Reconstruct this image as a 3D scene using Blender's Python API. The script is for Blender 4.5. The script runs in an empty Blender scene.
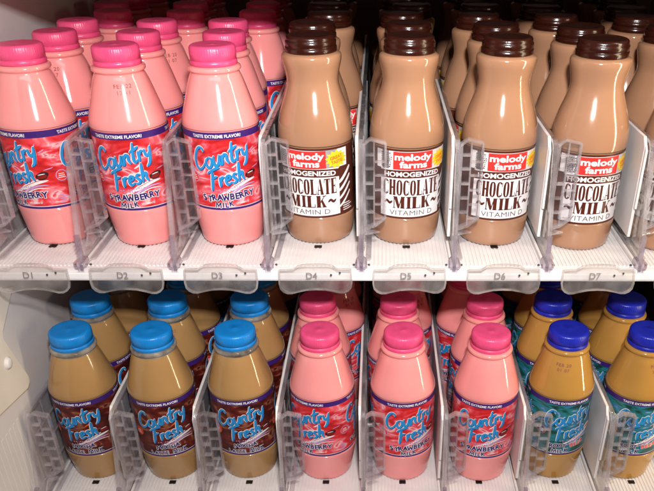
import bpy, bmesh, math, random
from mathutils import Vector, Matrix
random.seed(7)
S = bpy.context.scene
COL = S.collection
MM = 0.001

# ------------------------------------------------------------------ camera
cd = bpy.data.cameras.new('camera'); cam = bpy.data.objects.new('camera', cd); COL.objects.link(cam); S.camera = cam
cd.sensor_width = 36.0; cd.lens = 737.77 / 654 * 36.0
cd.shift_x = (327 - 383.99) / 654; cd.shift_y = (359.49 - 245.5) / 654
cd.clip_start = 0.02; cd.clip_end = 20
_a, _b, _r = 0.5681, 0.0077, 0.0051
fw = Vector((math.sin(_b) * math.cos(_a), math.cos(_b) * math.cos(_a), -math.sin(_a)))
rt = Vector((math.cos(_b), -math.sin(_b), 0)); up = rt.cross(fw)
rt2 = math.cos(_r) * rt + math.sin(_r) * up; up2 = -math.sin(_r) * rt + math.cos(_r) * up
cam.matrix_world = Matrix(((rt2.x, up2.x, -fw.x, 0.29552), (rt2.y, up2.y, -fw.y, -0.65154), (rt2.z, up2.z, -fw.z, 0.27451), (0, 0, 0, 1)))

# ------------------------------------------------------------------ world, lamps, exposure
w = bpy.data.worlds.new('World'); S.world = w; w.use_nodes = True
bg = w.node_tree.nodes['Background']; bg.inputs[0].default_value = (1.0, 0.68, 0.60, 1); bg.inputs[1].default_value = 0.12

def area(name, loc, target, sx, sy, power, color, spread=180):
    d = bpy.data.lights.new(name, 'AREA'); d.shape = 'RECTANGLE'; d.size = sx; d.size_y = sy
    d.energy = power; d.color = color; d.spread = math.radians(spread)
    o = bpy.data.objects.new(name, d); COL.objects.link(o); o.location = loc
    o.rotation_euler = (Vector(target) - Vector(loc)).to_track_quat('-Z', 'Y').to_euler()
    return o
area('flash_lamp', (0.33, -0.65, 0.42), (0.31, 0.0, 0.11), 0.045, 0.03, 2.55, (1.0, 0.97, 0.955), 98)
area('tube_lamp', (0.86, -0.20, 0.22), (0.30, 0.02, 0.06), 0.028, 0.90, 3.4, (1.0, 0.84, 0.56))
area('ceiling_lamp', (0.28, -0.75, 0.80), (0.30, 0.0, 0.0), 0.80, 0.22, 1.8, (1.0, 0.96, 0.95))
S.view_settings.view_transform = 'Standard'; S.view_settings.look = 'None'
S.view_settings.exposure = 0.0; S.view_settings.gamma = 1.0
S.cycles.use_denoising = True
S.cycles.max_bounces = 12; S.cycles.transparent_max_bounces = 48; S.cycles.transmission_bounces = 8; S.cycles.glossy_bounces = 4
S.cycles.caustics_reflective = False; S.cycles.caustics_refractive = False
S.cycles.sample_clamp_indirect = 4

# ------------------------------------------------------------------ materials
def newmat(name):
    m = bpy.data.materials.new(name); m.use_nodes = True
    return m, m.node_tree.nodes, m.node_tree.links, m.node_tree.nodes['Principled BSDF']

def coords(N, L, scale=(1, 1, 1)):
    t = N.new('ShaderNodeTexCoord'); mp = N.new('ShaderNodeMapping'); mp.inputs['Scale'].default_value = scale
    info = N.new('ShaderNodeObjectInfo'); ad = N.new('ShaderNodeVectorMath'); ad.operation = 'ADD'
    sc = N.new('ShaderNodeVectorMath'); sc.operation = 'SCALE'; sc.inputs['Scale'].default_value = 3.0
    co = N.new('ShaderNodeCombineXYZ')
    for k in range(3): L.new(info.outputs['Random'], co.inputs[k])
    L.new(co.outputs[0], sc.inputs[0]); L.new(t.outputs['Object'], ad.inputs[0]); L.new(sc.outputs[0], ad.inputs[1])
    L.new(ad.outputs[0], mp.inputs['Vector'])
    return mp.outputs[0]

def noisy(name, c1, c2, scale=60, rough=0.35, coat=0.0, bump=0.0, bscale=400, sss=0.0, sssr=(1, .5, .4), spec=0.5, stretch=(1, 1, 1), rr=0.08):
    m, N, L, P = newmat(name)
    v = coords(N, L, stretch)
    n = N.new('ShaderNodeTexNoise'); n.inputs['Scale'].default_value = scale; n.inputs['Detail'].default_value = 5
    L.new(v, n.inputs['Vector'])
    r = N.new('ShaderNodeValToRGB'); r.color_ramp.elements[0].position = .3; r.color_ramp.elements[1].position = .7
    r.color_ramp.elements[0].color = (*c1, 1); r.color_ramp.elements[1].color = (*c2, 1)
    L.new(n.outputs['Fac'], r.inputs[0]); L.new(r.outputs[0], P.inputs['Base Color'])
    mr = N.new('ShaderNodeMapRange'); mr.inputs['To Min'].default_value = max(0.02, rough - rr); mr.inputs['To Max'].default_value = rough + rr
    L.new(n.outputs['Fac'], mr.inputs['Value']); L.new(mr.outputs[0], P.inputs['Roughness'])
    P.inputs['Specular IOR Level'].default_value = spec
    if coat: P.inputs['Coat Weight'].default_value = coat; P.inputs['Coat Roughness'].default_value = 0.04
    if sss:
        P.inputs['Subsurface Weight'].default_value = sss; P.inputs['Subsurface Radius'].default_value = sssr
        P.inputs['Subsurface Scale'].default_value = 0.006
    if bump:
        b = N.new('ShaderNodeTexNoise'); b.inputs['Scale'].default_value = bscale; b.inputs['Detail'].default_value = 3
        L.new(v, b.inputs['Vector'])
        bp = N.new('ShaderNodeBump'); bp.inputs['Strength'].default_value = bump; bp.inputs['Distance'].default_value = 0.001
        L.new(b.outputs['Fac'], bp.inputs['Height']); L.new(bp.outputs[0], P.inputs['Normal'])
        if coat: L.new(bp.outputs[0], P.inputs['Coat Normal'])
    return m

def milk(name, c1, c2): return noisy(name, c1, c2, 22, 0.12, 0.3, 0.16, 44, 0.15, (1, .45, .35))
def flat(name, c, rough=0.35, spec=0.4): return noisy(name, tuple(x * .93 for x in c), c, 300, rough, spec=spec)

M = {}
M['pink_milk'] = milk('strawberry milk in a clear bottle', (0.84, 0.280, 0.272), (0.88, 0.325, 0.318))
M['choc_milk'] = milk('chocolate milk in a clear bottle', (0.345, 0.180, 0.100), (0.390, 0.205, 0.120))
M['mocha_milk'] = milk('mocha milk in a clear bottle', (0.375, 0.212, 0.078), (0.425, 0.245, 0.096))
M['root_milk'] = milk('root beer milk in a clear bottle', (0.42, 0.215, 0.045), (0.48, 0.25, 0.06))
M['pink_cap'] = noisy('pink cap plastic', (0.76, 0.07, 0.20), (0.83, 0.09, 0.235), 120, .34, 0, .12, 900, .1)
M['sky_cap'] = noisy('sky blue cap plastic', (0.005, 0.21, 0.62), (0.008, 0.25, 0.68), 120, .34, 0, .12, 900)
M['navy_cap'] = noisy('deep blue cap plastic', (0.010, 0.018, 0.36), (0.014, 0.026, 0.44), 120, .32, 0, .12, 900)
M['choc_cap'] = noisy('brown cap plastic', (0.022, 0.004, 0.002), (0.032, 0.006, 0.003), 120, .20, 0, .12, 900)
M['white_plastic'] = noisy('white glide plastic', (0.74, 0.70, 0.69), (0.82, 0.79, 0.78), 40, .4, 0, .05, 300)
M['white_metal'] = noisy('white enamel metal', (0.70, 0.68, 0.69), (0.78, 0.76, 0.76), 30, .45, 0, .08, 200)
M['cream_metal'] = noisy('cream enamel metal', (0.80, 0.74, 0.65), (0.85, 0.80, 0.72), 30, .4, 0, .08, 200)
M['wall'] = noisy('grey liner wall', (0.70, 0.66, 0.66), (0.77, 0.74, 0.74), 14, .5, 0, .1, 120)
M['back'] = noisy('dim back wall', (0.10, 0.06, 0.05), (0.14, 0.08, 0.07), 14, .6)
M['dark'] = flat('dark slot', (0.012, 0.008, 0.008))
M['screw'] = flat('dark screw', (0.05, 0.04, 0.05))
M['purple'] = flat('purple label ink', (0.045, 0.015, 0.16))
M['navy_ink'] = flat('navy label ink', (0.03, 0.012, 0.13))
M['white_ink'] = flat('white label ink', (0.82, 0.80, 0.80))
M['sky_ink'] = flat('sky blue label ink', (0.02, 0.27, 0.62))
M['blue_shade'] = flat('deep blue label ink', (0.008, 0.03, 0.16))
M['lilac_ink'] = flat('lilac label ink', (0.50, 0.30, 0.55))
M['brown_ink'] = flat('brown label ink', (0.085, 0.016, 0.008))
M['red_ink'] = flat('red label ink', (0.75, 0.035, 0.030))
M['yellow_ink'] = flat('yellow label ink', (0.90, 0.62, 0.02))
M['orange_ink'] = flat('orange label ink', (0.80, 0.16, 0.02))
M['dark_fruit'] = flat('dark fruit ink', (0.22, 0.012, 0.010))
M['black_ink'] = flat('black label ink', (0.03, 0.012, 0.015))
M['grey_ink'] = flat('grey print', (0.12, 0.09, 0.09))
M['tag_ink'] = flat('faded tag print', (0.24, 0.21, 0.21))
M['stamp_ink'] = flat('date stamp ink', (0.25, 0.07, 0.06))

def splash(name, cols, scale=26):
    m, N, L, P = newmat(name)
    t = N.new('ShaderNodeTexCoord'); mp = N.new('ShaderNodeMapping'); mp.inputs['Rotation'].default_value = (0.3, 0.5, 0.2)
    mp.inputs['Scale'].default_value = (1.0, 1.0, 2.6)
    L.new(t.outputs['Object'], mp.inputs[0])
    n = N.new('ShaderNodeTexNoise'); n.inputs['Scale'].default_value = scale; n.inputs['Detail'].default_value = 4; n.inputs['Distortion'].default_value = 2.2
    L.new(mp.outputs[0], n.inputs['Vector'])
    r = N.new('ShaderNodeValToRGB'); cr = r.color_ramp
    while len(cr.elements) < len(cols): cr.elements.new(0.5)
    for e, (p, c) in zip(cr.elements, cols): e.position = p
    for e, (p, c) in zip(cr.elements, cols): e.color = (*c, 1)
    L.new(n.outputs['Fac'], r.inputs[0]); L.new(r.outputs[0], P.inputs['Base Color'])
    P.inputs['Roughness'].default_value = .28
    return m
M['straw_bg'] = splash('strawberry label print', [(.28, (.30, .010, .015)), (.42, (.62, .020, .022)), (.52, (.74, .06, .085)), (.60, (.82, .22, .25)), (.64, (.84, .52, .55)), (.70, (.70, .05, .07))], 24)
M['mocha_bg'] = splash('mocha label print', [(.30, (.02, .004, .003)), (.45, (.07, .008, .006)), (.55, (.15, .014, .010)), (.62, (.30, .12, .06)), (.68, (.06, .01, .008))], 22)
M['root_bg'] = splash('root beer label print', [(.30, (.004, .02, .03)), (.42, (.01, .07, .06)), (.52, (.02, .20, .22)), (.60, (.03, .14, .34)), (.66, (.25, .48, .50)), (.72, (.01, .05, .07))], 22)
M['choc_side'] = flat('brown label side', (0.085, 0.018, 0.009))

def clear(name, tint, haze, gl=.5, rough=.08, hz=(.75, .72, .75), bump=.25, bs=60, refr=0):
    """thin clear plastic: transparent with a mirror sheen by angle and a little milky haze that also stands in for reflections"""
    m, N, L, P = newmat(name); N.remove(P)
    out = [n for n in N if n.type == 'OUTPUT_MATERIAL'][0]
    v = coords(N, L)
    nz = N.new('ShaderNodeTexNoise'); nz.inputs['Scale'].default_value = bs; nz.inputs['Detail'].default_value = 3; L.new(v, nz.inputs['Vector'])
    bp = N.new('ShaderNodeBump'); bp.inputs['Strength'].default_value = bump; bp.inputs['Distance'].default_value = .002; L.new(nz.outputs['Fac'], bp.inputs['Height'])
    tr = N.new('ShaderNodeBsdfTransparent'); tr.inputs[0].default_value = (*tint, 1)
    g = N.new('ShaderNodeBsdfGlossy'); g.inputs['Roughness'].default_value = rough; L.new(bp.outputs[0], g.inputs['Normal'])
    df = N.new('ShaderNodeBsdfDiffuse'); df.inputs[0].default_value = (*hz, 1)
    tl = N.new('ShaderNodeBsdfTranslucent'); tl.inputs[0].default_value = (*hz, 1)
    hzm = N.new('ShaderNodeMixShader'); hzm.inputs[0].default_value = .5; L.new(df.outputs[0], hzm.inputs[1]); L.new(tl.outputs[0], hzm.inputs[2])
    lw = N.new('ShaderNodeLayerWeight'); L.new(bp.outputs[0], lw.inputs['Normal']); fr = N.new('ShaderNodeMath'); fr.operation = 'POWER'; fr.inputs[1].default_value = 3.0; L.new(lw.outputs['Facing'], fr.inputs[0])
    ml = N.new('ShaderNodeMath'); ml.operation = 'MULTIPLY_ADD'; ml.inputs[1].default_value = gl; ml.inputs[2].default_value = .05; ml.use_clamp = True; L.new(fr.outputs[0], ml.inputs[0])
    hr = N.new('ShaderNodeMapRange'); hr.inputs['From Min'].default_value = .35; hr.inputs['From Max'].default_value = .7
    hr.inputs['To Min'].default_value = haze * .4; hr.inputs['To Max'].default_value = haze * 1.5; L.new(nz.outputs['Fac'], hr.inputs['Value'])
    m1 = N.new('ShaderNodeMixShader'); L.new(hr.outputs[0], m1.inputs[0]); L.new(tr.outputs[0], m1.inputs[1]); L.new(hzm.outputs[0], m1.inputs[2])
    m2 = N.new('ShaderNodeMixShader'); L.new(ml.outputs[0], m2.inputs[0]); L.new(m1.outputs[0], m2.inputs[1]); L.new(g.outputs[0], m2.inputs[2])
    if refr:
        rf = N.new('ShaderNodeBsdfRefraction'); rf.inputs['IOR'].default_value = 1.22; rf.inputs['Roughness'].default_value = .04; rf.inputs[0].default_value = (*tint, 1)
        L.new(bp.outputs[0], rf.inputs['Normal'])
        m0 = N.new('ShaderNodeMixShader'); m0.inputs[0].default_value = refr; L.new(tr.outputs[0], m0.inputs[1]); L.new(rf.outputs[0], m0.inputs[2])
        L.new(m0.outputs[0], m1.inputs[1])
    L.new(m2.outputs[0], out.inputs['Surface'])
    return m
M['clear'] = clear('clear divider plastic', (.992, .985, .992), .04, .6)
M['clear_edge'] = clear('clear plastic edges', (.975, .96, .98), .19, .95, .06, (1.0, .98, 1.0), bump=.6, refr=0)  # whiter haze puts bright edge glints into the colour
M['clear_dark'] = clear('smoky plastic foot', (.82, .76, .84), .22, .75, .07, refr=0)
M['tag_clear'] = clear('clear tag plastic', (.99, .985, .985), .11, .4, .12, (.85, .82, .80))
M['tag_rim'] = clear('clear tag rim', (.95, .94, .94), .30, .7, .10, (.9, .87, .85))
M['neck_clear'] = clear('clear bottle neck', (.92, .88, .84), .55, .8, .06, (.8, .72, .62))

# ------------------------------------------------------------------ mesh helpers (all dimensions in millimetres)
class MB:
    """collects faces in mm with a material slot each, builds ONE mesh"""
    def __init__(s): s.v = []; s.f = []; s.m = []; s.sm = []
    def add(s, vs, fs, mi=0, smooth=False):
        b = len(s.v); s.v += [tuple(p) for p in vs]
        for f in fs: s.f.append(tuple(i + b for i in f)); s.m.append(mi); s.sm.append(smooth)
    def box(s, x0, x1, y0, y1, z0, z1, mi=0):
        vs = [(x, y, z) for z in (z0, z1) for y in (y0, y1) for x in (x0, x1)]
        s.add(vs, [(0, 2, 3, 1), (4, 5, 7, 6), (0, 1, 5, 4), (2, 6, 7, 3), (0, 4, 6, 2), (1, 3, 7, 5)], mi)
    def prism(s, pts, axis, a, b, mi=0):
        """extrude a 2-D outline; axis 'x': pts are (y,z); 'y': pts are (x,z); 'z': pts are (x,y)"""
        def P(p, t): return (t, p[0], p[1]) if axis == 'x' else ((p[0], t, p[1]) if axis == 'y' else (p[0], p[1], t))
        n = len(pts); vs = [P(p, a) for p in pts] + [P(p, b) for p in pts]
        s.add(vs, [tuple(range(n)), tuple(range(2 * n - 1, n - 1, -1))] + [(i, i + n, (i + 1) % n + n, (i + 1) % n) for i in range(n)], mi)
    def lathe(s, prof, n=64, mi=0, ripple=None):
        vs = []; fs = []
        for (r, z) in prof:
            for k in range(n):
                t = 2 * math.pi * k / n; rr = r
                if ripple: rr = r + ripple(k, z)
                vs.append((rr * math.cos(t), rr * math.sin(t), z))
        for i in range(len(prof) - 1):
            for k in range(n): fs.append((i * n + k, i * n + (k + 1) % n, (i + 1) * n + (k + 1) % n, (i + 1) * n + k))
        s.add(vs, fs, mi, True)
        if prof[0][0] > .01: s.f.append(tuple(len(s.v) - len(vs) + k for k in range(n - 1, -1, -1))); s.m.append(mi); s.sm.append(False)
        if prof[-1][0] > .01: s.f.append(tuple(len(s.v) - n + k for k in range(n))); s.m.append(mi); s.sm.append(False)
    def mesh(s, name, mats, bevel=0, recalc=True):
        me = bpy.data.meshes.new(name); me.from_pydata([(x * MM, y * MM, z * MM) for x, y, z in s.v], [], s.f)
        for m in mats: me.materials.append(M[m])
        for p, mi, sm in zip(me.polygons, s.m, s.sm): p.material_index = mi; p.use_smooth = sm
        bm = bmesh.new(); bm.from_mesh(me)
        if recalc: bmesh.ops.recalc_face_normals(bm, faces=bm.faces)
        if bevel:
            es = [e for e in bm.edges if len(e.link_faces) == 2 and e.calc_face_angle(0) > .6]
            bmesh.ops.bevel(bm, geom=es, offset=bevel * MM, segments=2, profile=.6, affect='EDGES', clamp_overlap=True)
        bm.to_mesh(me); bm.free(); return me

def link(name, me, parent=None, loc=(0, 0, 0), rz=0):
    o = bpy.data.objects.new(name, me); COL.objects.link(o); o.location = tuple(c * MM for c in loc)
    if rz: o.rotation_euler = (0, 0, rz)
    if parent: o.parent = parent
    return o
def tag(o, label=None, cat=None, group=None, kind=None):
    if label: o['label'] = label
    if cat: o['category'] = cat
    if group: o['group'] = group
    if kind: o['kind'] = kind
    return o
def empty(name, loc, label=None, cat=None, group=None, rz=0):
    o = bpy.data.objects.new(name, None); o.empty_display_size = .02; COL.objects.link(o)
    o.location = tuple(c * MM for c in loc); o.rotation_euler = (0, 0, rz)
    return tag(o, label, cat, group)

def smooth_prof(p, sub=3):
    """Catmull-Rom through a lathe profile"""
    out = []
    for i in range(len(p) - 1):
        a = p[max(i - 1, 0)]; b = p[i]; c = p[i + 1]; d = p[min(i + 2, len(p) - 1)]
        for k in range(sub):
            t = k / sub
            out.append(tuple(.5 * (2 * b[j] + (c[j] - a[j]) * t + (2 * a[j] - 5 * b[j] + 4 * c[j] - d[j]) * t * t + (3 * b[j] - a[j] - 3 * c[j] + d[j]) * t ** 3) for j in (0, 1)))
    out.append(p[-1]); return out

# ------------------------------------------------------------------ flat artwork wrapped round a bottle
_tc = {}
def text2d(s, size, bold=0.0, sx=1.0, shear=0.0, spacing=1.0):
    key = (s, size, bold, sx, shear, spacing)
    if key in _tc: return _tc[key]
    c = bpy.data.curves.new('t', 'FONT'); c.body = s; c.size = size; c.offset = bold; c.shear = shear; c.space_character = spacing
    c.align_x = 'CENTER'; c.resolution_u = 3; c.fill_mode = 'FRONT'
    o = bpy.data.objects.new('t', c); COL.objects.link(o)
    dg = bpy.context.evaluated_depsgraph_get(); me = bpy.data.meshes.new_from_object(o.evaluated_get(dg))
    vs = [(v.co.x * sx, v.co.y) for v in me.vertices]; fs = [tuple(p.vertices) for p in me.polygons]
    bpy.data.objects.remove(o); bpy.data.curves.remove(c); bpy.data.meshes.remove(me)
    if vs:
        cx = (min(v[0] for v in vs) + max(v[0] for v in vs)) / 2
        vs = [(x - cx, y) for x, y in vs]
    _tc[key] = (vs, fs); return _tc[key]

def crom(pts, sub=6):
    out = []
    for i in range(len(pts) - 1):
        a = pts[max(i - 1, 0)]; b = pts[i]; c = pts[i + 1]; d = pts[min(i + 2, len(pts) - 1)]
        for k in range(sub):
            t = k / sub
            out.append(tuple(.5 * (2 * b[j] + (c[j] - a[j]) * t + (2 * a[j] - 5 * b[j] + 4 * c[j] - d[j]) * t * t + (3 * b[j] - a[j] - 3 * c[j] + d[j]) * t ** 3) for j in (0, 1)))
    out.append(pts[-1]); return out

class Art:
    def __init__(s, R): s.R = R; s.mb = MB(); s.mats = []; s.up = 0
    def mi(s, m):
        if m not in s.mats: s.mats.append(m)
        return s.mats.index(m)
    def put(s, vs, fs, mat, layer, cut=2.2):
        bm = bmesh.new(); bv = [bm.verts.new((x, y, 0)) for x, y in vs]
        for f in fs:
            try: bm.faces.new([bv[i] for i in f])
            except ValueError: pass
        x0 = min(v[0] for v in vs); x1 = max(v[0] for v in vs)
        k = math.ceil(x0 / cut) * cut
        while k < x1:
            bmesh.ops.bisect_plane(bm, geom=bm.verts[:] + bm.edges[:] + bm.faces[:], plane_co=(k, 0, 0), plane_no=(1, 0, 0), dist=1e-5)
            k += cut
        bm.normal_update(); bm.verts.index_update()
        r = s.R + .25 + .09 * layer
        V = [(r * math.sin(v.co.x / s.R), -r * math.cos(v.co.x / s.R), v.co.y + s.up) for v in bm.verts]
        F = []
        for f in bm.faces:
            ids = [v.index for v in f.verts]
            F.append(ids if f.normal.z > 0 else ids[::-1])
        s.mb.add(V, F, s.mi(mat)); bm.free()
    def rect(s, x0, x1, y0, y1, mat, layer): s.put([(x0, y0), (x1, y0), (x1, y1), (x0, y1)], [(0, 1, 2, 3)], mat, layer)
    def poly(s, pts, mat, layer): s.put(pts, [tuple(range(len(pts)))], mat, layer)
    def text(s, t, x, y, size, mat, layer, bold=0., sx=1., rot=0., shear=0., spacing=1., yfun=None, sy=1.):
        vs, fs = text2d(t, size, bold, sx, shear, spacing)
        if not vs: return
        c, n = math.cos(rot), math.sin(rot)
        vs = [(a, b * sy) for a, b in vs]
        if yfun: vs = [(a, yfun(a, b)) for a, b in vs]
        s.put([(x + a * c - b * n, y + a * n + b * c) for a, b in vs], fs, mat, layer)
    def stroke(s, pts, wd, mat, layer, taper=.45, off=(0, 0)):
        p = crom(pts); n = len(p); vs = []; fs = []
        for i, (x, y) in enumerate(p):
            a = p[max(i - 1, 0)]; b = p[min(i + 1, n - 1)]; dx, dy = b[0] - a[0], b[1] - a[1]; l = math.hypot(dx, dy) or 1
            t = i / (n - 1); ww = wd * (1 - taper * abs(2 * t - 1) ** 3) / 2
            vs += [(x + off[0] - dy / l * ww, y + off[1] + dx / l * ww), (x + off[0] + dy / l * ww, y + off[1] - dx / l * ww)]
        for i in range(n - 1): fs.append((2 * i, 2 * i + 1, 2 * i + 3, 2 * i + 2))
        # each quad is its own island so self-overlap does no harm
        s.put(vs, fs, mat, layer, 3.3)
        for (x, y), q in ((p[0], 1 - taper), (p[-1], 1 - taper)):
            s.put([(x + off[0] + wd / 2 * q * math.cos(k * math.pi / 4), y + off[1] + wd / 2 * q * math.sin(k * math.pi / 4)) for k in range(8)], [tuple(range(8))], mat, layer, 50)
    def mesh(s, name): return s.mb.mesh(name, s.mats, recalc=False)

# brush letters, each a list of strokes (x to the right, y up, x-height about 1)
GLY = {
 'C': (1.55, [[(1.5, 1.75), (1.35, 2.1), (.95, 2.2), (.45, 1.8), (.12, 1.05), (.15, .35), (.55, -.02), (1.05, .1), (1.45, .5)]]),
 'o': (1.02, [[(.45, 1.02), (.12, .75), (.06, .35), (.28, .0), (.62, .08), (.84, .5), (.78, .88), (.45, 1.02)]]),
 'u': (1.02, [[(.14, 1.05), (.06, .5), (.18, .05), (.45, .05), (.74, .5), (.84, 1.05)], [(.82, .9), (.76, .4), (.92, .0)]]),
 'n': (1.05, [[(.1, 1.0), (.12, .5), (.05, 0)], [(.12, .55), (.4, .98), (.66, .92), (.68, .4), (.85, .02)]]),
 't': (.80, [[(.5, 2.0), (.3, 1.0), (.22, .25), (.42, .02), (.68, .2)], [(.0, 1.18), (.45, 1.3), (1.0, 1.5)]]),
 'r': (.78, [[(.1, 1.0), (.14, .5), (.06, 0)], [(.14, .5), (.38, .95), (.68, .95)]]),
 'y': (1.0, [[(.1, 1.0), (.14, .5), (.4, .3), (.7, .6)], [(.85, 1.1), (.7, .3), (.45, -.5), (.1, -.75)]]),
 'F': (1.35, [[(.62, 1.9), (.5, 1.1), (.36, .4), (.2, -.25)], [(.0, 1.75), (.6, 1.95), (1.2, 2.1), (1.6, 2.1)], [(.35, 1.0), (.7, 1.12), (1.1, 1.2)]]),
 'e': (.88, [[(.12, .5), (.5, .6), (.7, .8), (.5, 1.02), (.2, .85), (.07, .4), (.3, .03), (.75, .2)]]),
 's': (.80, [[(.68, .95), (.4, 1.03), (.22, .78), (.45, .5), (.55, .2), (.3, .0), (.02, .1)]]),
 'h': (1.0, [[(.35, 2.1), (.25, 1.2), (.1, 0)], [(.2, .5), (.45, .95), (.68, .9), (.66, .4), (.85, .02)]]),
}
def brush(art, word, x, y, sc, rot, wd, layer, sxx=1.0):
    cx = 0; c, n = math.cos(rot), math.sin(rot)
    strokes = []
    for i, ch in enumerate(word):
        adv, st = GLY[ch]
        for q in st:
            pts = []
            for (a, b) in q:
                a2 = (cx + a + .16 * b) * sc * sxx; b2 = b * sc
                pts.append((x + a2 * c - b2 * n, y + a2 * n + b2 * c))
            strokes.append(pts)
        cx += adv
    for q in strokes: art.stroke(q, wd + 1.3, 'white_ink', layer)
    for q in strokes: art.stroke(q, wd + .35, 'blue_shade', layer + 1, off=(.32, -.32))
    for q in strokes: art.stroke(q, wd, 'sky_ink', layer + 2)

def jolly(art, word, x, y, size, layer, rot, mat='navy_ink', adv=1.0, seed=1, outline='white_ink'):
    rn = random.Random(seed); c, n = math.cos(rot), math.sin(rot)
    ws = [(.45 if ch == 'I' else (1.05 if ch in 'MW' else .78)) * size * adv for ch in word]; tot = sum(ws); cx = -tot / 2
    for ch, wch in zip(word, ws):
        a = cx + wch / 2; cx += wch; b = rn.uniform(-.10, .10) * size; rr = rot + rn.uniform(-.13, .13)
        X, Y = x + a * c - b * n, y + a * n + b * c
        if ch in 'MW':
            q = [(-.34, 0), (-.27, .70), (0, .22), (.27, .70), (.34, 0)]
            if ch == 'W': q = [(-.36, .70), (-.20, 0), (0, .48), (.20, 0), (.36, .70)]
            cr, sr_ = math.cos(rr), math.sin(rr)
            for wdt, mt, ly in ((.30, outline, layer), (.155, mat, layer + 1)):
                for p, p2_ in zip(q, q[1:]):
                    seg = [(X + a_ * size * cr - b_ * size * sr_, Y + a_ * size * sr_ + b_ * size * cr) for a_, b_ in (p, ((p[0] + p2_[0]) / 2, (p[1] + p2_[1]) / 2), p2_)]
                    art.stroke(seg, wdt * size, mt, ly, .0)
            continue
        if outline: art.text(ch, X, Y, size, outline, layer, bold=size * (.06 if ch in 'MW' else .10), sx=.95, rot=rr)
        art.text(ch, X, Y, size, mat, layer + 1, bold=size * (.015 if ch == 'M' else .04), sx=.95, rot=rr)

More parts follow.
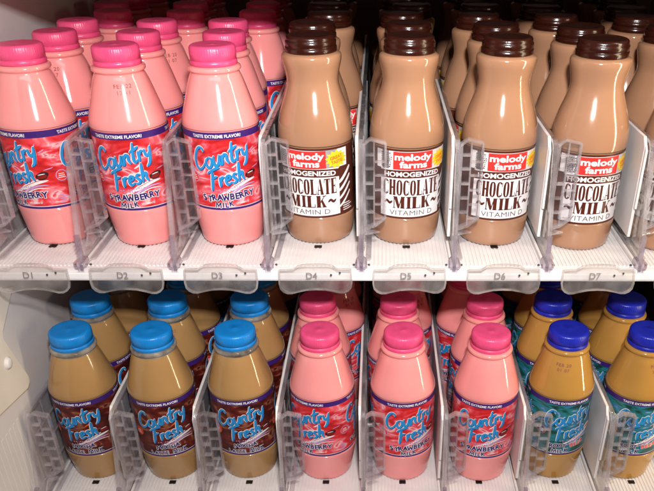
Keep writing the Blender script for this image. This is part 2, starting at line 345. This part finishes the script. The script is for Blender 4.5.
def country_label(kind):
    R = 32.2; A = Art(R); A.up = 3.5; per = 2 * math.pi * R
    z0, z1 = 33.0, 99.8
    A.rect(-per / 2, per / 2, z0, z1, {'straw': 'straw_bg', 'mocha': 'mocha_bg', 'root': 'root_bg'}[kind], 0)
    A.rect(-per / 2, per / 2, z1 - 5.6, z1, 'purple', 1)
    A.rect(-per / 2, per / 2, z0, z0 + 1.9, 'purple', 1)
    A.rect(-per / 2, per / 2, z0 + 1.9, z0 + 2.4, 'white_ink', 1)
    step = per / 3
    rn = random.Random(3)
    for k in range(3):
        u = -per / 3 + k * step
        A.text('TASTE EXTREME FLAVOR!', u, z1 - 4.3, 3.55, 'white_ink', 2, bold=.10, sx=1.02)
        # splashes of milk behind the words
        for q in range(9):
            a = rn.uniform(-26, 30); b = rn.uniform(46, 86); ln = rn.uniform(5, 14); an = rn.uniform(.3, .9); wd = rn.uniform(.4, 1.3)
            pts = [(u + a + t * ln * math.cos(an + .3 * t), b + t * ln * math.sin(an) * .6) for t in (0, .35, .7, 1)]
            if max(p[1] for p in pts) < z1 - 7: A.stroke(pts, wd, {'straw': 'white_ink', 'mocha': 'orange_ink', 'root': 'lilac_ink'}[kind] if q % 3 else {'straw': 'lilac_ink', 'mocha': 'brown_ink', 'root': 'white_ink'}[kind], 2, .9)
        # pale swirl at lower right and fruit / bean / scoop
        for q, (dy, ww) in enumerate(((0, 2.4), (-2.6, 1.6), (2.4, 1.0), (-4.6, .9))):
            A.stroke([(u - 2 + q * 3, 47 + dy), (u + 10, 51.5 + dy), (u + 21, 56 + dy), (u + 31, 58 + dy * 1.6)], ww, 'white_ink' if q != 1 else 'lilac_ink', 2, .9)
        fx, fy = u + 27.0, 62.0
        fr = {'straw': ('red_ink', 'black_ink'), 'mocha': ('brown_ink', 'black_ink'), 'root': ('orange_ink', 'white_ink')}[kind]
        A.poly([(fx + 5.4 * math.cos(t * .524) * (1 + .12 * math.sin(t * 1.57)), fy + 3.6 * math.sin(t * .524 + .3)) for t in range(12)], fr[1], 3)
        A.poly([(fx - .2 + 4.0 * math.cos(t * .524), fy - .5 + 1.9 * math.sin(t * .524 + .3)) for t in range(12)], fr[0] if kind == 'root' else 'dark_fruit', 4)
        A.stroke([(fx - 3.4, fy + 1.0), (fx - .5, fy + 1.6), (fx + 2.6, fy + 1.9)], .7, 'white_ink', 5, .8)
        # round seal to the left
        sx_, sy_ = u - 25, 61
        A.poly([(sx_ + 5 * math.cos(t * .39), sy_ + 5 * math.sin(t * .39)) for t in range(16)], 'orange_ink' if kind != 'straw' else 'lilac_ink', 3)
        A.poly([(sx_ + 4.3 * math.cos(t * .39), sy_ + 4.3 * math.sin(t * .39)) for t in range(16)], 'red_ink' if kind != 'root' else 'blue_shade', 4)
        for j in range(3): A.rect(sx_ - 3 + .3 * j, sx_ + 3 - .4 * j, sy_ - 2.1 + 1.6 * j, sy_ - 1.5 + 1.6 * j, 'white_ink', 5)
        brush(A, 'Country', u - 21.5, 67.8, 8.0, .215, 2.25, 4, .86)
        brush(A, 'Fresh', u - 9.5, 52.2, 7.6, .21, 2.25, 4, .86)
        for j, (a, ln) in enumerate(((3, 24), (6, 20))):
            for q in range(int(ln / 2.2)):
                if rn.random() < .85: A.rect(u - 8 + a + q * 2.2, u - 8 + a + q * 2.2 + rn.uniform(1.0, 1.8), 50.4 - j * 1.8 + q * .22, 51.3 - j * 1.8 + q * .22, 'lilac_ink', 3)
        if kind == 'straw':
            jolly(A, 'STRAWBERRY', u + 5, 42.2, 7.4, 8, .06, adv=.76, seed=2); jolly(A, 'MILK', u + 1, 36.0, 6.0, 8, .03, adv=.9, seed=4)
            A.text('VITAMIN D', u + 16.5, 37.8, 2.3, 'white_ink', 8, bold=.05, rot=.04)
        elif kind == 'mocha':
            jolly(A, 'MOCHA', u + 4, 43.2, 6.4, 8, .06, adv=.86, seed=5); jolly(A, 'LATTE MILK', u + 4, 36.6, 5.6, 8, .04, adv=.82, seed=6)
        else:
            jolly(A, 'ROOT', u - 6.5, 43.0, 6.4, 8, .03, adv=.86, seed=7); jolly(A, 'BEER', u + 14, 43.6, 6.2, 8, .06, mat='red_ink', adv=.82, seed=8)
            jolly(A, 'MILK', u - 4, 36.2, 6.2, 8, .03, adv=.9, seed=9)
        # small print up the side of the panel
        for j in range(5):
            A.rect(u - 31 + .2 * j, u - 24 + rn.uniform(-2, 1), 37 + 1.7 * j, 37.7 + 1.7 * j, 'lilac_ink', 3)
    return A.mesh('bottle_label_' + kind)

# tall slab-serif capitals, unit cell 1 wide x 1 high, as filled polygons
def slab(art, word, x, y, wdt, hgt, mat, layer, st=.30, gap=.10, yf=None):
    """wdt = advance per letter, hgt = letter height"""
    def box(a, b, c, d): return [(a, b), (c, b), (c, d), (a, d)]
    sr = .07; tot = 0
    widths = {'I': .55, 'M': 1.25, 'L': .92, 'K': 1.05, 'T': .98, 'A': 1.02, 'H': 1.05}
    lens = [widths.get(ch, .95) for ch in word]; cx = x - sum(lens) * wdt / 2
    for ch, wl in zip(word, lens):
        W = wl * wdt * (1 - gap); P = []
        s_ = st
        if ch in 'CO':
            n = 14; o = []; i_ = []
            a0, a1 = (0, 2 * math.pi) if ch == 'O' else (.75, 2 * math.pi - .75)
            for k in range(n + 1):
                t = a0 + (a1 - a0) * k / n
                o.append((.5 + .5 * math.copysign(abs(math.cos(t)) ** .75, math.cos(t)), .5 + .5 * math.copysign(abs(math.sin(t)) ** .75, math.sin(t))))
                i_.append((.5 + .13 * math.copysign(abs(math.cos(t)) ** .75, math.cos(t)), .5 + .43 * math.copysign(abs(math.sin(t)) ** .75, math.sin(t))))
            for k in range(n): P.append([o[k], o[k + 1], i_[k + 1], i_[k]])
            if ch == 'C': P += [box(.86, .68, .97, .92), box(.86, .08, .97, .30)]
        elif ch == 'H': P = [box(.04, 0, .40, 1), box(.60, 0, .96, 1), box(.40, .45, .60, .55), box(0, 0, .42, sr), box(0, 1 - sr, .42, 1), box(.58, 0, 1, sr), box(.58, 1 - sr, 1, 1)]
        elif ch == 'L': P = [box(.08, 0, .50, 1), box(0, 0, 1, sr), box(0, 1 - sr, .58, 1), [(.9, 0), (1, 0), (1, .3), (.92, .3)]]
        elif ch == 'I': P = [box(.2, 0, .8, 1), box(0, 0, 1, sr), box(0, 1 - sr, 1, 1)]
        elif ch == 'T': P = [box(.29, 0, .71, 1), box(0, 1 - sr, 1, 1), box(.2, 0, .8, sr), box(0, .74, .09, 1), box(.91, .74, 1, 1)]
        elif ch == 'E': P = [box(.06, 0, .48, 1), box(0, 0, 1, sr), box(0, 1 - sr, .97, 1), box(.48, .46, .72, .54), box(.9, 0, 1, .27), box(.88, .75, .97, 1), box(.66, .38, .74, .62)]
        elif ch == 'A': P = [[(.42, 1), (.12, 0), (.02, 0), (.40, 1)], [(.36, 1), (.62, 1), (.99, 0), (.56, 0)], box(.2, .26, .74, .32), box(0, 0, .28, sr), box(.52, 0, 1, sr), [(.40, 1), (.42, 1), (.17, .05), (.10, .05)]]
        elif ch == 'M': P = [box(.05, 0, .13, 1), box(.66, 0, .96, 1), [(.05, 1), (.34, 1), (.58, .12), (.40, .0)], [(.70, 1), (.78, 1), (.52, .0), (.44, .0)], box(0, 0, .2, sr), box(.64, 0, 1, sr), box(0, 1 - sr, .28, 1), box(.72, 1 - sr, 1, 1)]
        elif ch == 'K': P = [box(.04, 0, .42, 1), box(0, 0, .46, sr), box(0, 1 - sr, .42, 1), [(.36, .42), (.40, .36), (.86, .95), (.78, .98)], [(.44, .58), (.58, .72), (.98, .02), (.66, .02)], box(.62, 1 - sr, 1, 1), box(.58, 0, 1.02, sr)]
        for q in P:
            pts = [(cx + a * W, y + b * hgt) for a, b in q]
            if yf: pts = [(a, yf(a, b)) for a, b in pts]
            art.poly(pts, mat, layer)
        cx += wl * wdt

def melody_label():
    R = 31.9; A = Art(R); per = 2 * math.pi * R
    z0, z1 = 26.5, 88.3
    A.rect(-per / 2, per / 2, z0, z1, 'choc_side', 0)
    # white panels: front panel and one further round
    for u in (0.0, per / 2):
        A.rect(u - 30, u + 29.5, z0 + 1.8, z1 - 1.8, 'white_ink', 1)
        A.rect(u + 8, u + 39, 70.8, z1 - 1.8, 'white_ink', 1)
        A.rect(u - 35, u - 20, 70.8, z1 - 1.8, 'white_ink', 1)
        A.rect(u - 18.0, u + 17.6, 70.9, 86.2, 'red_ink', 3)
        A.text('melody', u - .2, 79.2, 10.6, 'white_ink', 4, bold=.36, sx=1.04, sy=.74)
        A.text('farms', u - .2, 72.7, 10.4, 'white_ink', 4, bold=.36, sx=1.04, sy=.74)
        bx, by = u + 27.5, 78.0
        pts = []
        for k in range(26):
            rr = 10.5 if k % 2 == 0 else 7.6
            pts.append((bx + rr * 1.05 * math.cos(k * math.pi / 13 + .1), by + rr * .78 * math.sin(k * math.pi / 13 + .1)))
        for k in range(26): A.put([(bx, by), pts[k], pts[(k + 1) % 26]], [(0, 1, 2)], 'yellow_ink', 4)
        A.text('GREAT', bx, by + .4, 4.0, 'orange_ink', 5, bold=.16, rot=.15); A.text('TASTE!', bx + .6, by - 3.4, 3.8, 'orange_ink', 5, bold=.16, rot=.15)
        rn = random.Random(5)
        for j in range(8):
            q = u - 29.5
            while q < u - 20.0:
                l = rn.uniform(.5, 1.6); A.rect(q, min(q + l, u - 19.2), 72.2 + 1.65 * j, 73.3 + 1.65 * j, 'grey_ink', 3); q += l + rn.uniform(.4, .9)
        arch = lambda a, b, u=u: b + 1.2 * (1 - ((a - u) / 30) ** 2)
        n = 20; top = []; bot = []
        for k in range(n + 1):
            a = u - 31 + 61.5 * k / n; top.append((a, arch(a, 69.4))); bot.append((a, arch(a, 62.4)))
        A.put(bot + top, [(k, k + 1, n + 2 + k, n + 1 + k) for k in range(n)], 'brown_ink', 3)
        A.text('HOMOGENIZED', u, 0, 6.0, 'white_ink', 4, bold=.20, sx=1.20, yfun=lambda a, b: 63.9 + b * .96 + 1.2 * (1 - (a / 30) ** 2))
        slab(A, 'CHOCOLATE', u, 48.0, 6.2, 13.9, 'brown_ink', 3)
        slab(A, 'MILK', u, 36.2, 9.2, 10.8, 'brown_ink', 3)
        for sg in (-1, 1):
            A.stroke([(u + sg * 21.8 - 3.4, 40.8), (u + sg * 21.8 - 1.4, 42.5), (u + sg * 21.8 + 1.2, 40.6), (u + sg * 21.8 + 3.4, 42.2)], 2.2, 'brown_ink', 3, .5)
        A.text('VITAMIN D', u - .5, 29.9, 6.4, 'grey_ink', 3, bold=.0, sx=1.22, spacing=1.05)
        for j in range(4):
            y0 = 63 - 7.4 * j
            A.stroke([(u + 29.7, y0 - 6), (u + 33, y0 - 3.6), (u + 38, y0 + 1.0), (u + 42.6, y0 + 5.5)], 2.9 - .3 * j, 'white_ink', 3, .2)
        for j in range(4): A.rect(u + 33, u + 45 - (j % 2) * 3, 30.0 + 2 * j, 30.8 + 2 * j, 'white_ink', 3)
    return A.mesh('bottle_label_melody')

# date stamp: two short rows of dotted marks, printed on the shoulder
def stamp_mesh(prof, zc, seed):
    rn = random.Random(seed); mb = MB()
    def rad(z):
        for (r0, a), (r1, b) in zip(prof, prof[1:]):
            if a <= z <= b and b > a: return r0 + (r1 - r0) * (z - a) / (b - a)
        return 25
    words = {11: ('FEB 20', '01 07'), 12: ('FEB 22', '13 41'), 13: ('MAR 02', '08 16'), 14: ('MAR 02', '08 19')}[seed]
    for row, t in enumerate(words):
        vs, fs = text2d(t, 4.2, .02, 1.05, 0, 1.2)
        q = []
        for (a, b) in vs:
            z = zc - row * 4.8 + b + rn.uniform(-.05, .05); r = rad(z) + .4; q.append((r * math.sin(a / r), -r * math.cos(a / r), z))
        mb.add(q, fs)
    return mb.mesh('date_stamp_%d' % seed, ['stamp_ink'], recalc=False)

# ------------------------------------------------------------------ bottle prototypes (mesh data shared by every copy)
PC = [(24, 0), (26.6, .8), (28, 3), (28.8, 8), (30.2, 16), (31.9, 28), (32.6, 33), (32.5, 35), (32.2, 36), (32.2, 60), (32.2, 99.3), (32.5, 100.2), (32.6, 102), (32.0, 105.5), (30.4, 110.7), (27.9, 118.5), (25.0, 127.5), (22.3, 135), (20.4, 139), (20.4, 140.2), (21.7, 141.2), (22.0, 142.5), (21.5, 144), (19.5, 145)]
PM = [(25, 0), (28, .8), (29.8, 3), (31, 8), (31.7, 15), (32.3, 23), (32.4, 25.5), (31.9, 26.5), (31.9, 55), (31.9, 88.3), (32.5, 89.3), (32.8, 93), (32.6, 98), (31.5, 105.5), (28.9, 115.5), (26.4, 122.5), (23.9, 129.5), (22.2, 136), (22.1, 141), (23.3, 147.5), (24.7, 153), (25.1, 156.5), (24.4, 159.3), (21, 161)]
PC = [(r, z if z <= 33 else 33 + (z - 33) * 1.06) for r, z in PC]
def body_mesh(name, prof, mat, neck=None):
    mb = MB(); sp = smooth_prof(prof, 3); mb.lathe(sp, 72)
    me = mb.mesh(name, [mat] + ([neck] if neck else []))
    if neck:
        for p in me.polygons:
            if p.center.z > .1455: p.material_index = 1
    return me
def cap_mesh(name, mat, r, z0, z1, kind):
    mb = MB()
    if kind == 'flat':
        h = z1 - z0
        prof = [(r + .3, z0), (r + .75, z0 + .4), (r + .75, z0 + 3.0), (r + .45, z0 + 3.4), (r - .15, z0 + 3.5), (r - .15, z0 + 4.1), (r + .3, z0 + 4.3), (r + .25, z0 + h * .6), (r, z1 - 2), (r - .5, z1 - .9), (r - 1.6, z1 - .2), (r - 3, z1), (r * .5, z1 - .25), (2.2, z1 - .35), (1.4, z1 - .05), (0.01, z1)]
        rip = lambda k, z: (.22 if k % 3 == 0 else -.10) if z0 + 4.5 < z < z1 - 1.2 else 0
        mb.lathe(prof, 168, ripple=rip)
    else:
        prof = [(r, z0), (r + .5, z0 + .5), (r + .5, z0 + 4.2), (r - .2, z0 + 4.6), (r - .2, z0 + 5.4), (r + .2, z0 + 5.8), (r + .2, z0 + 8.6), (r - .5, z0 + 9.4), (r - .7, z1 - 3.0), (r - .7, z1 - 1.8), (r - 1.4, z1 - .7), (r - 2.6, z1 - .1), (r - 4, z1), (r - 5, z1 - .6), (r * .5, z1 - .6), (.01, z1 - .6)]
        mb.lathe(prof, 96)
    return mb.mesh(name, [mat])

KIND = {}
LAB = {k: country_label(k) for k in ('straw', 'mocha', 'root')}
SMP = smooth_prof(PC, 3); SMM = smooth_prof(PM, 3)
STAMP = {('c', s): stamp_mesh(SMP, 137, s) for s in (11, 12)}; STAMP.update({('m', s): stamp_mesh(SMM, 112, s) for s in (13, 14)})
KIND['straw'] = dict(body=body_mesh('strawberry_body', PC, 'pink_milk'), cap=cap_mesh('pink_cap_shape', 'pink_cap', 18.7, 151.8, 167.0, 'flat'), label=LAB['straw'], fam='c',
    name='strawberry_milk_bottle', look='strawberry milk bottle with pink cap')
KIND['mocha'] = dict(body=body_mesh('mocha_body', PC, 'mocha_milk', 'neck_clear'), cap=cap_mesh('sky_cap_shape', 'sky_cap', 19.4, 151.8, 167.0, 'flat'), label=LAB['mocha'], fam='c',
    name='mocha_milk_bottle', look='mocha milk bottle with light blue cap')
KIND['root'] = dict(body=body_mesh('root_beer_body', PC, 'root_milk'), cap=cap_mesh('navy_cap_shape', 'navy_cap', 19.0, 151.8, 167.0, 'flat'), label=LAB['root'], fam='c',
    name='root_beer_milk_bottle', look='root beer milk bottle with dark blue cap')
KIND['choc'] = dict(body=body_mesh('chocolate_body', PM, 'choc_milk'), cap=cap_mesh('brown_cap_shape', 'choc_cap', 21.0, 160.6, 174.0, 'ring'), label=melody_label(), fam='m',
    name='chocolate_milk_bottle', look='waisted chocolate milk bottle with brown cap')

# ------------------------------------------------------------------ the setting: cabinet shell
def struct(name, mb, mats, bevel=0, loc=(0, 0, 0)): return tag(link(name, mb.mesh(name, mats, bevel), loc=loc), kind='structure')
G = 249.2; YS = -38.5
b = MB(); b.box(-75, -47, -160, 560, -420, 520); 
for k in range(9): b.box(-47.2, -46.7, -158 + k * 8, -154 + k * 8, -420, -150)
struct('side_wall', b, ['wall'])
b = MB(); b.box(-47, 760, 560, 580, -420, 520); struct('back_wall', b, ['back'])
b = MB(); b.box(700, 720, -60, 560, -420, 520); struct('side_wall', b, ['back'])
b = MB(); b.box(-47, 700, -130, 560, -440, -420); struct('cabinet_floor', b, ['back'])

def slats(y0, y1):
    return None
ordinal = ['front', 'second', 'third', 'fourth', 'fifth', 'sixth', 'seventh', 'eighth']
NL = 8
def track_mesh(depth):
    mb = MB(); mb.box(-37.5, 37.5, -77, depth, -4, -1.0)
    x = -35.0
    while x <= 35.01:
        mb.box(x - .75, x + .75, -70, depth, -1.0, 0); x += 3.5
    for s in (-1, 1): mb.box(s * 37.5 - 1.1, s * 37.5 + 1.1, -74, depth, -4.1, 3.0)
    mb.box(-37, 37, -77.8, -76.6, -3.8, .4)
    return mb.mesh('glide_track', ['white_plastic'])
def shelf(zz, yy, label, depth, lanes=range(NL), gear=True, drop=0):
    r = empty('display_shelf', (0, yy, zz), label, 'shelf')
    d = MB(); d.box(-45.5, 690, -78, depth + 20, -8.8, -4.3); link('deck', d.mesh('deck', ['white_metal'], .6), r)
    d = MB(); d.prism([(-80.5, -4), (-79.6, -3), (-78.2, -3), (-78.2, -9.6 - drop), (-81.0, -9.6 - drop), (-81.5, -7.8 - drop)], 'x', -45.5, 690); link('front_rail', d.mesh('front_rail', ['white_metal'], .3), r)
    if gear:
        tm = track_mesh(depth)
        sm = MB(); sm.box(-3.4, 3.4, -33.8, -28.8, .05, .5)
        sm = sm.mesh('slot', ['dark'])
        sc = MB(); sc.lathe([(1.1, 0), (1.0, .7), (.4, .9)], 12); sc = sc.mesh('screw', ['screw'])
        for i in lanes:
            t = link('glide_track', tm, r, (i * 80, 0, 0))
            link('slot', sm, t)
            for s in (-1, 1): link('screw', sc, t, (s * 33.5, -69.5, 0))
    return r
shelf(0, 0, 'upper white shelf holding strawberry and chocolate milk lanes with tags D1 to D7', 520)
shelf(-G, YS, 'lower white shelf holding mocha, strawberry and root beer milk lanes', 560)
shelf(G, -YS, 'white shelf above the picture that shades the backs of the upper lanes', 440, gear=False, drop=15)

# cream bracket plate at the left edge of the lower shelf
br = empty('shelf_bracket', (-45.2, 0, 0), 'cream enamel bracket plate with a round bolt at the lower left edge', 'bracket')
mb = MB()
out = [(-36, -38), (-44, -42), (-76, -64), (-78, -70), (-56, -126), (-57, -131), (-64, -134), (-122, -124), (-200, -118), (-200, -30), (-60, -30)]
mb.prism(out, 'x', -1.6, 1.6); link('plate', mb.mesh('plate', ['cream_metal'], .6), br, (0, 0, 0))
mb = MB(); mb.lathe([(6.4, 0), (6.2, .5), (5.2, .7), (4.8, 2.0), (3.6, 2.7), (.01, 2.8)], 24)
h = link('bolt_head', mb.mesh('bolt_head', ['white_plastic']), br, (1.6, -84, -92)); h.rotation_euler = (0, math.pi / 2, 0)

# ------------------------------------------------------------------ lane dividers
def divider_meshes(depth):
    D = {}
    # clear side wall, raked front edge
    mb = MB(); mb.prism([(-68, 1.5), (-47, 92), (-43, 95), (depth, 95), (depth, 1.5)], 'x', -1.0, 1.0); D['clear_panel'] = mb.mesh('clear_panel', ['clear'], .3)
    mb = MB()   # thick front edge, top rim, base flange and ribs of the clear wall
    mb.prism([(-75, 1), (-70, 1), (-46.5, 90), (-43, 93.5), (depth, 93.5), (depth, 96.4), (-44.5, 96.4), (-50.5, 91.5)], 'x', -1.9, 1.9)
    for y in (-22, 14, 60, 120, 190): mb.box(1.0, 2.6, y, y + 2.2, 3, 93)
    for z in (22, 48, 70): mb.box(1.0, 2.2, -55 + (z - 22) * .15, 13, z, z + 1.6)
    D['panel_rim'] = mb.mesh('panel_rim', ['clear_edge'], .4)
    mb = MB(); mb.prism([(-5.2, -77), (-3.5, -80.0), (3.5, -80.0), (5.2, -77), (4.5, -66), (2.2, -62), (-2.2, -62), (-4.5, -66)], 'z', .1, 5.0)
    mb.box(-2.2, 2.2, -72, -68.5, 5, 26)
    D['foot'] = mb.mesh('foot', ['clear_dark'], .8)
    mb = MB(); mb.prism([(-42, 14), (-42, 90), (-36, 97), (depth, 97), (depth, 14)], 'x', -4.6, -2.0)
    mb.prism([(-46, 40), (-46, 88), (-42, 92), (-42, 40)], 'x', -4.3, -2.3)
    D['white_liner'] = mb.mesh('white_liner', ['white_plastic'], .5)
    # clear gate standing in front of the bottle's left side: plate, stepped ribs and rungs
    mb = MB(); mb.prism([(2, 24), (2, 93), (8, 98), (21, 95), (21, 33), (12, 27)], 'y', -49.5, -48.0)
    D['gate_plate'] = mb.mesh('gate_plate', ['clear'], .3)
    mb = MB()
    mb.box(1.6, 4.0, -52, -46, 20, 95); mb.box(19.6, 21.6, -51, -46.5, 33, 95)
    mb.prism([(2, 22.5), (2, 25), (12, 29), (21, 35), (21, 32.5), (12.4, 26)], 'y', -51.5, -46)
    mb.prism([(2, 92), (8, 96.6), (21, 94), (21, 96), (8, 99), (2, 95)], 'y', -51.5, -46)
    mb.box(10.4, 11.8, -50.6, -47, 27, 96)
    for k, z in enumerate((38, 50, 62, 74, 85)):
        mb.box(4, 11, -52.4, -47.8, z, z + 1.7); mb.box(11.5, 19.8, -51.2, -47.8, z - 5.5, z - 4.1)
    mb.prism([(-52, 20), (-46, 20), (-34, 10), (-50, 8), (-62, 12)], 'x', 1.8, 3.4)
    mb.prism([(3, -56), (16, -50), (3, -42)], 'z', 20.5, 22.0)
    D['gate_frame'] = mb.mesh('gate_frame', ['clear_edge'], .35)
    mb = MB(); mb.prism([(2.4, -68), (8.5, -60), (8.5, depth), (2.4, depth)], 'z', 1.2, 2.6); D['base_flange'] = mb.mesh('base_flange', ['clear_edge'], .3)
    return D
DM = divider_meshes(470)
flav_u = ['straw', 'straw', 'straw', 'choc', 'choc', 'choc', 'choc', 'choc']
flav_l = ['mocha', 'mocha', 'mocha', 'straw', 'straw', 'straw', 'root', 'root']
def divider(i, yy, zz, label, group):
    r = empty('lane_divider', (i * 80 + 40, yy, zz), label, 'divider', group)
    r.scale = (1, 1, 1.05)
    for n in ('clear_panel', 'panel_rim', 'foot', 'white_liner', 'base_flange'): 
        if n == 'white_liner' and (i < 0 or (zz == 0 and i < 2)): continue
        if n == 'clear_panel': cp = link(n, DM[n], r)
        elif n == 'panel_rim': link(n, DM[n], cp)
        else: link(n, DM[n], r)
    if i < NL - 1:
        g = link('gate', DM['gate_plate'], r); link('gate_frame', DM['gate_frame'], g)
    return r
for i in range(-1, NL - 1):
    nm = 'clear plastic divider at the left wall beside lane D1' if i < 0 else ('clear plastic divider with white liner between lanes D%d and D%d' % (i + 1, i + 2) if i < 6 else 'clear plastic divider with white liner at the right of lane D7')
    divider(i, 0, 0, nm + ' on the upper shelf', 'lane dividers on the upper shelf')
wordsl = ['leftmost mocha lane', 'second mocha lane', 'third mocha lane', 'left strawberry lane', 'middle strawberry lane', 'right strawberry lane', 'left root beer lane', 'rightmost root beer lane']
for i in range(-1, NL - 1):
    nm = 'clear plastic divider at the left wall beside the leftmost mocha lane' if i < 0 else 'clear plastic divider between the %s and the %s' % (wordsl[i], wordsl[i + 1])
    divider(i, YS, -G, nm, 'lane dividers on the lower shelf')

# ------------------------------------------------------------------ clear lane tags on the front rail
def tag_meshes():
    def outline(inset=0):
        e = inset; pts = []
        W = 31 - e
        pts += [(-W, -1.5 - e * .3), (-W + 1, -1 - e), (-19, -.6 - e), (-17, .8 - e), (-14, 2.6 - e), (-8, 3.6 - e), (0, 3.9 - e), (8, 3.6 - e), (14, 2.6 - e), (17, .8 - e), (19, -.6 - e), (W - 1, -1 - e), (W, -1.5 - e * .3)]
        pts += [(W + .5, -13), (W - .5, -18 + e * .6), (W - 3, -20.8 + e), (W - 6.5, -22.4 + e), (W - 10.5, -22.4 + e), (W - 16, -21.0 + e), (W - 23, -19.6 + e), (0, -19.2 + e), (-W + 23, -19.6 + e), (-W + 16, -21.0 + e), (-W + 10.5, -22.4 + e), (-W + 6.5, -22.4 + e), (-W + 3, -20.8 + e), (-W + .5, -18 + e * .6), (-W - .5, -13)]
        return pts
    mb = MB(); o = outline(1.2); mb.prism(o, 'y', -.6, .6); plate = mb.mesh('tag_plate', ['tag_clear'], .2)
    mb = MB(); a = outline(0); c = outline(1.3); n = len(a)
    for y, rev in ((-1.3, 0), (1.0, 1)):
        vs = [(x, y, z) for x, z in a] + [(x, y, z) for x, z in c]
        mb.add(vs, [(i, (i + 1) % n, n + (i + 1) % n, n + i) for i in range(n)])
    for ring in (a, c):
        vs = [(x, -1.3, z) for x, z in ring] + [(x, 1.0, z) for x, z in ring]
        mb.add(vs, [(i, (i + 1) % n, n + (i + 1) % n, n + i) for i in range(n)])
    rim = mb.mesh('tag_rim', ['tag_rim'])
    mb = MB(); mb.lathe([(.95, 0), (.8, .5), (.01, .5)], 14); dot = mb.mesh('rivet', ['screw'])
    return plate, rim, dot
TP, TR, TD = tag_meshes()
tilt = math.radians(-9)
for i in range(NL):
    r = empty('lane_tag', (i * 80 + (1 if i < 6 else 2), -83.6, 3.6), None, 'tag', 'clear lane tags on the upper shelf rail')
    r['label'] = ('clear plastic lane tag printed D%d hanging on the upper shelf rail' % (i + 1)) if i < 7 else 'clear plastic lane tag at the right end of the upper shelf rail, past tag D7'
    r.rotation_euler = (tilt, random.uniform(-.02, .02), random.uniform(-.02, .02))
    pl = link('plate', TP, r); link('rim', TR, pl)
    vs, fs = text2d('D%d' % (i + 1), 7.6, .10, 1.05)
    mb = MB(); mb.add([(x - 3, -.9, z - 9.0) for x, z in vs], fs)
    link('print', mb.mesh('tag_print', ['tag_ink'], recalc=False), pl)
    for dx, dz in ((13.5, -6.0), (21.0, -4.2)):
        q = link('rivet', TD, pl, (dx, -.7, dz)); q.rotation_euler = (math.pi / 2, 0, 0)

# ------------------------------------------------------------------ bottles
rnd = random.Random(21)
def bottle(kind, x, y, z, rot, label, group, stamp=None, lean=0):
    K = KIND[kind]; r = empty(K['name'], (x, y, z), label, 'bottle', group, rot)
    r.rotation_euler = (rnd.uniform(-.008, .008), rnd.uniform(-.008, .008), rot)
    bd = link('body', K['body'], r); link('cap', K['cap'], r, rz=rnd.uniform(0, 6)); link('label', K['label'], r)
    if stamp is not None:
        s = link('date_stamp', STAMP[(K['fam'], stamp)], bd, rz=rnd.uniform(-.4, .5))
    return r
DEG = math.pi / 180
# measured places on the upper shelf (x, y, turn)
U = {0: [(0, 2.5, -35), (5.5, 69, 10), (4, 133.5, 40), (16, 199, 0)],
     1: [(80, 1, -4), (79, 66, 30), (81, 131, 15), (92, 196, 0)],
     2: [(159, 1.5, 2), (156, 68, 35), (149.5, 134, 30), (167, 198, 60)],
     3: [(240, 7, -13), (235.5, 72, 30), (247, 137, 20), (240, 203, 90)],
     4: [(319, 5, 10), (321, 70.5, 70), (318, 136, 50), (330, 201, 0)],
     5: [(400, 2, 10), (401, 67, 80), (391.5, 132, 30), (400, 198, 50)],
     6: [(477, -7, 8), (473, 58.5, 60), (465, 124, 20), (462, 190, 0)],
     7: [(557, -12, -30), (551, 53.5, 100), (540, 118.5, 60), (550, 184, 20)]}
Ln = {0: [(-1.8, 1, -8)], 1: [(77.2, -1, 4)], 2: [(157, 1, 0)], 3: [(238.3, -1, -32)], 4: [(320, -2, 8)], 5: [(402.7, -3.5, -16)], 6: [(479.5, 1.5, 6)], 7: [(556.5, 0, -4)]}
Lx = {0: [(-5, 66), (2, 132)], 1: [(74.5, 65), (80, 131)], 2: [(161, 68.5), (158, 134)], 3: [(233, 66.5), (246, 132)], 4: [(315.5, 64), (324, 130)], 5: [(404.6, 63), (393, 129)], 6: [(478, 68.5), (484, 134)], 7: [(553, 66.5), (560, 132)]}
stampu = {(0, 1): 11, (1, 0): 12, (1, 2): 11, (5, 2): 13, (7, 1): 14, (7, 2): 13, (4, 2): 14}
stampl = {(0, 1): 11, (1, 1): 12, (2, 1): 11, (3, 1): 12, (3, 2): 11, (4, 2): 12, (6, 0): 11, (7, 0): 12, (6, 1): 12, (7, 1): 11}
for i in range(8):
    row = list(U[i])
    for k in range(4, 7): row.append((i * 80 + rnd.uniform(-5, 5), 197 + (k - 3) * 66 + rnd.uniform(0, 1), rnd.uniform(-180, 180)))
    for k, (x, y, t) in enumerate(row):
        f = flav_u[i]; lane = 'lane D%d' % (i + 1) if i < 7 else 'the lane right of D7'
        lb = KIND[f]['look'] + (', at the front of %s' % lane if k == 0 else ', %s back in %s' % (ordinal[k], lane))
        bottle(f, x, y - (5 if f == 'straw' else 3), 0, t * DEG, lb, {'straw': 'strawberry milk bottles on the upper shelf', 'choc': 'chocolate milk bottles on the upper shelf'}[f], stampu.get((i, k)))
for i in range(8):
    row = list(Ln[i]) + [(x, y, rnd.uniform(-60, 90)) for x, y in Lx[i]]
    for k in range(3, 5): row.append((i * 80 + rnd.uniform(-5, 5), 134 + (k - 2) * 66 + rnd.uniform(0, 1), rnd.uniform(-180, 180)))
    for k, (x, y, t) in enumerate(row):
        f = flav_l[i]
        lb = KIND[f]['look'] + (', front of the %s' % wordsl[i] if k == 0 else ', %s back in the %s' % (ordinal[k], wordsl[i]))
        if f == 'straw': lb += ', lower shelf'
        bottle(f, x, y + YS, -G, t * DEG, lb, {'straw': 'strawberry milk bottles on the lower shelf', 'mocha': 'mocha milk bottles on the lower shelf', 'root': 'root beer milk bottles on the lower shelf'}[f], stampl.get((i, k)))
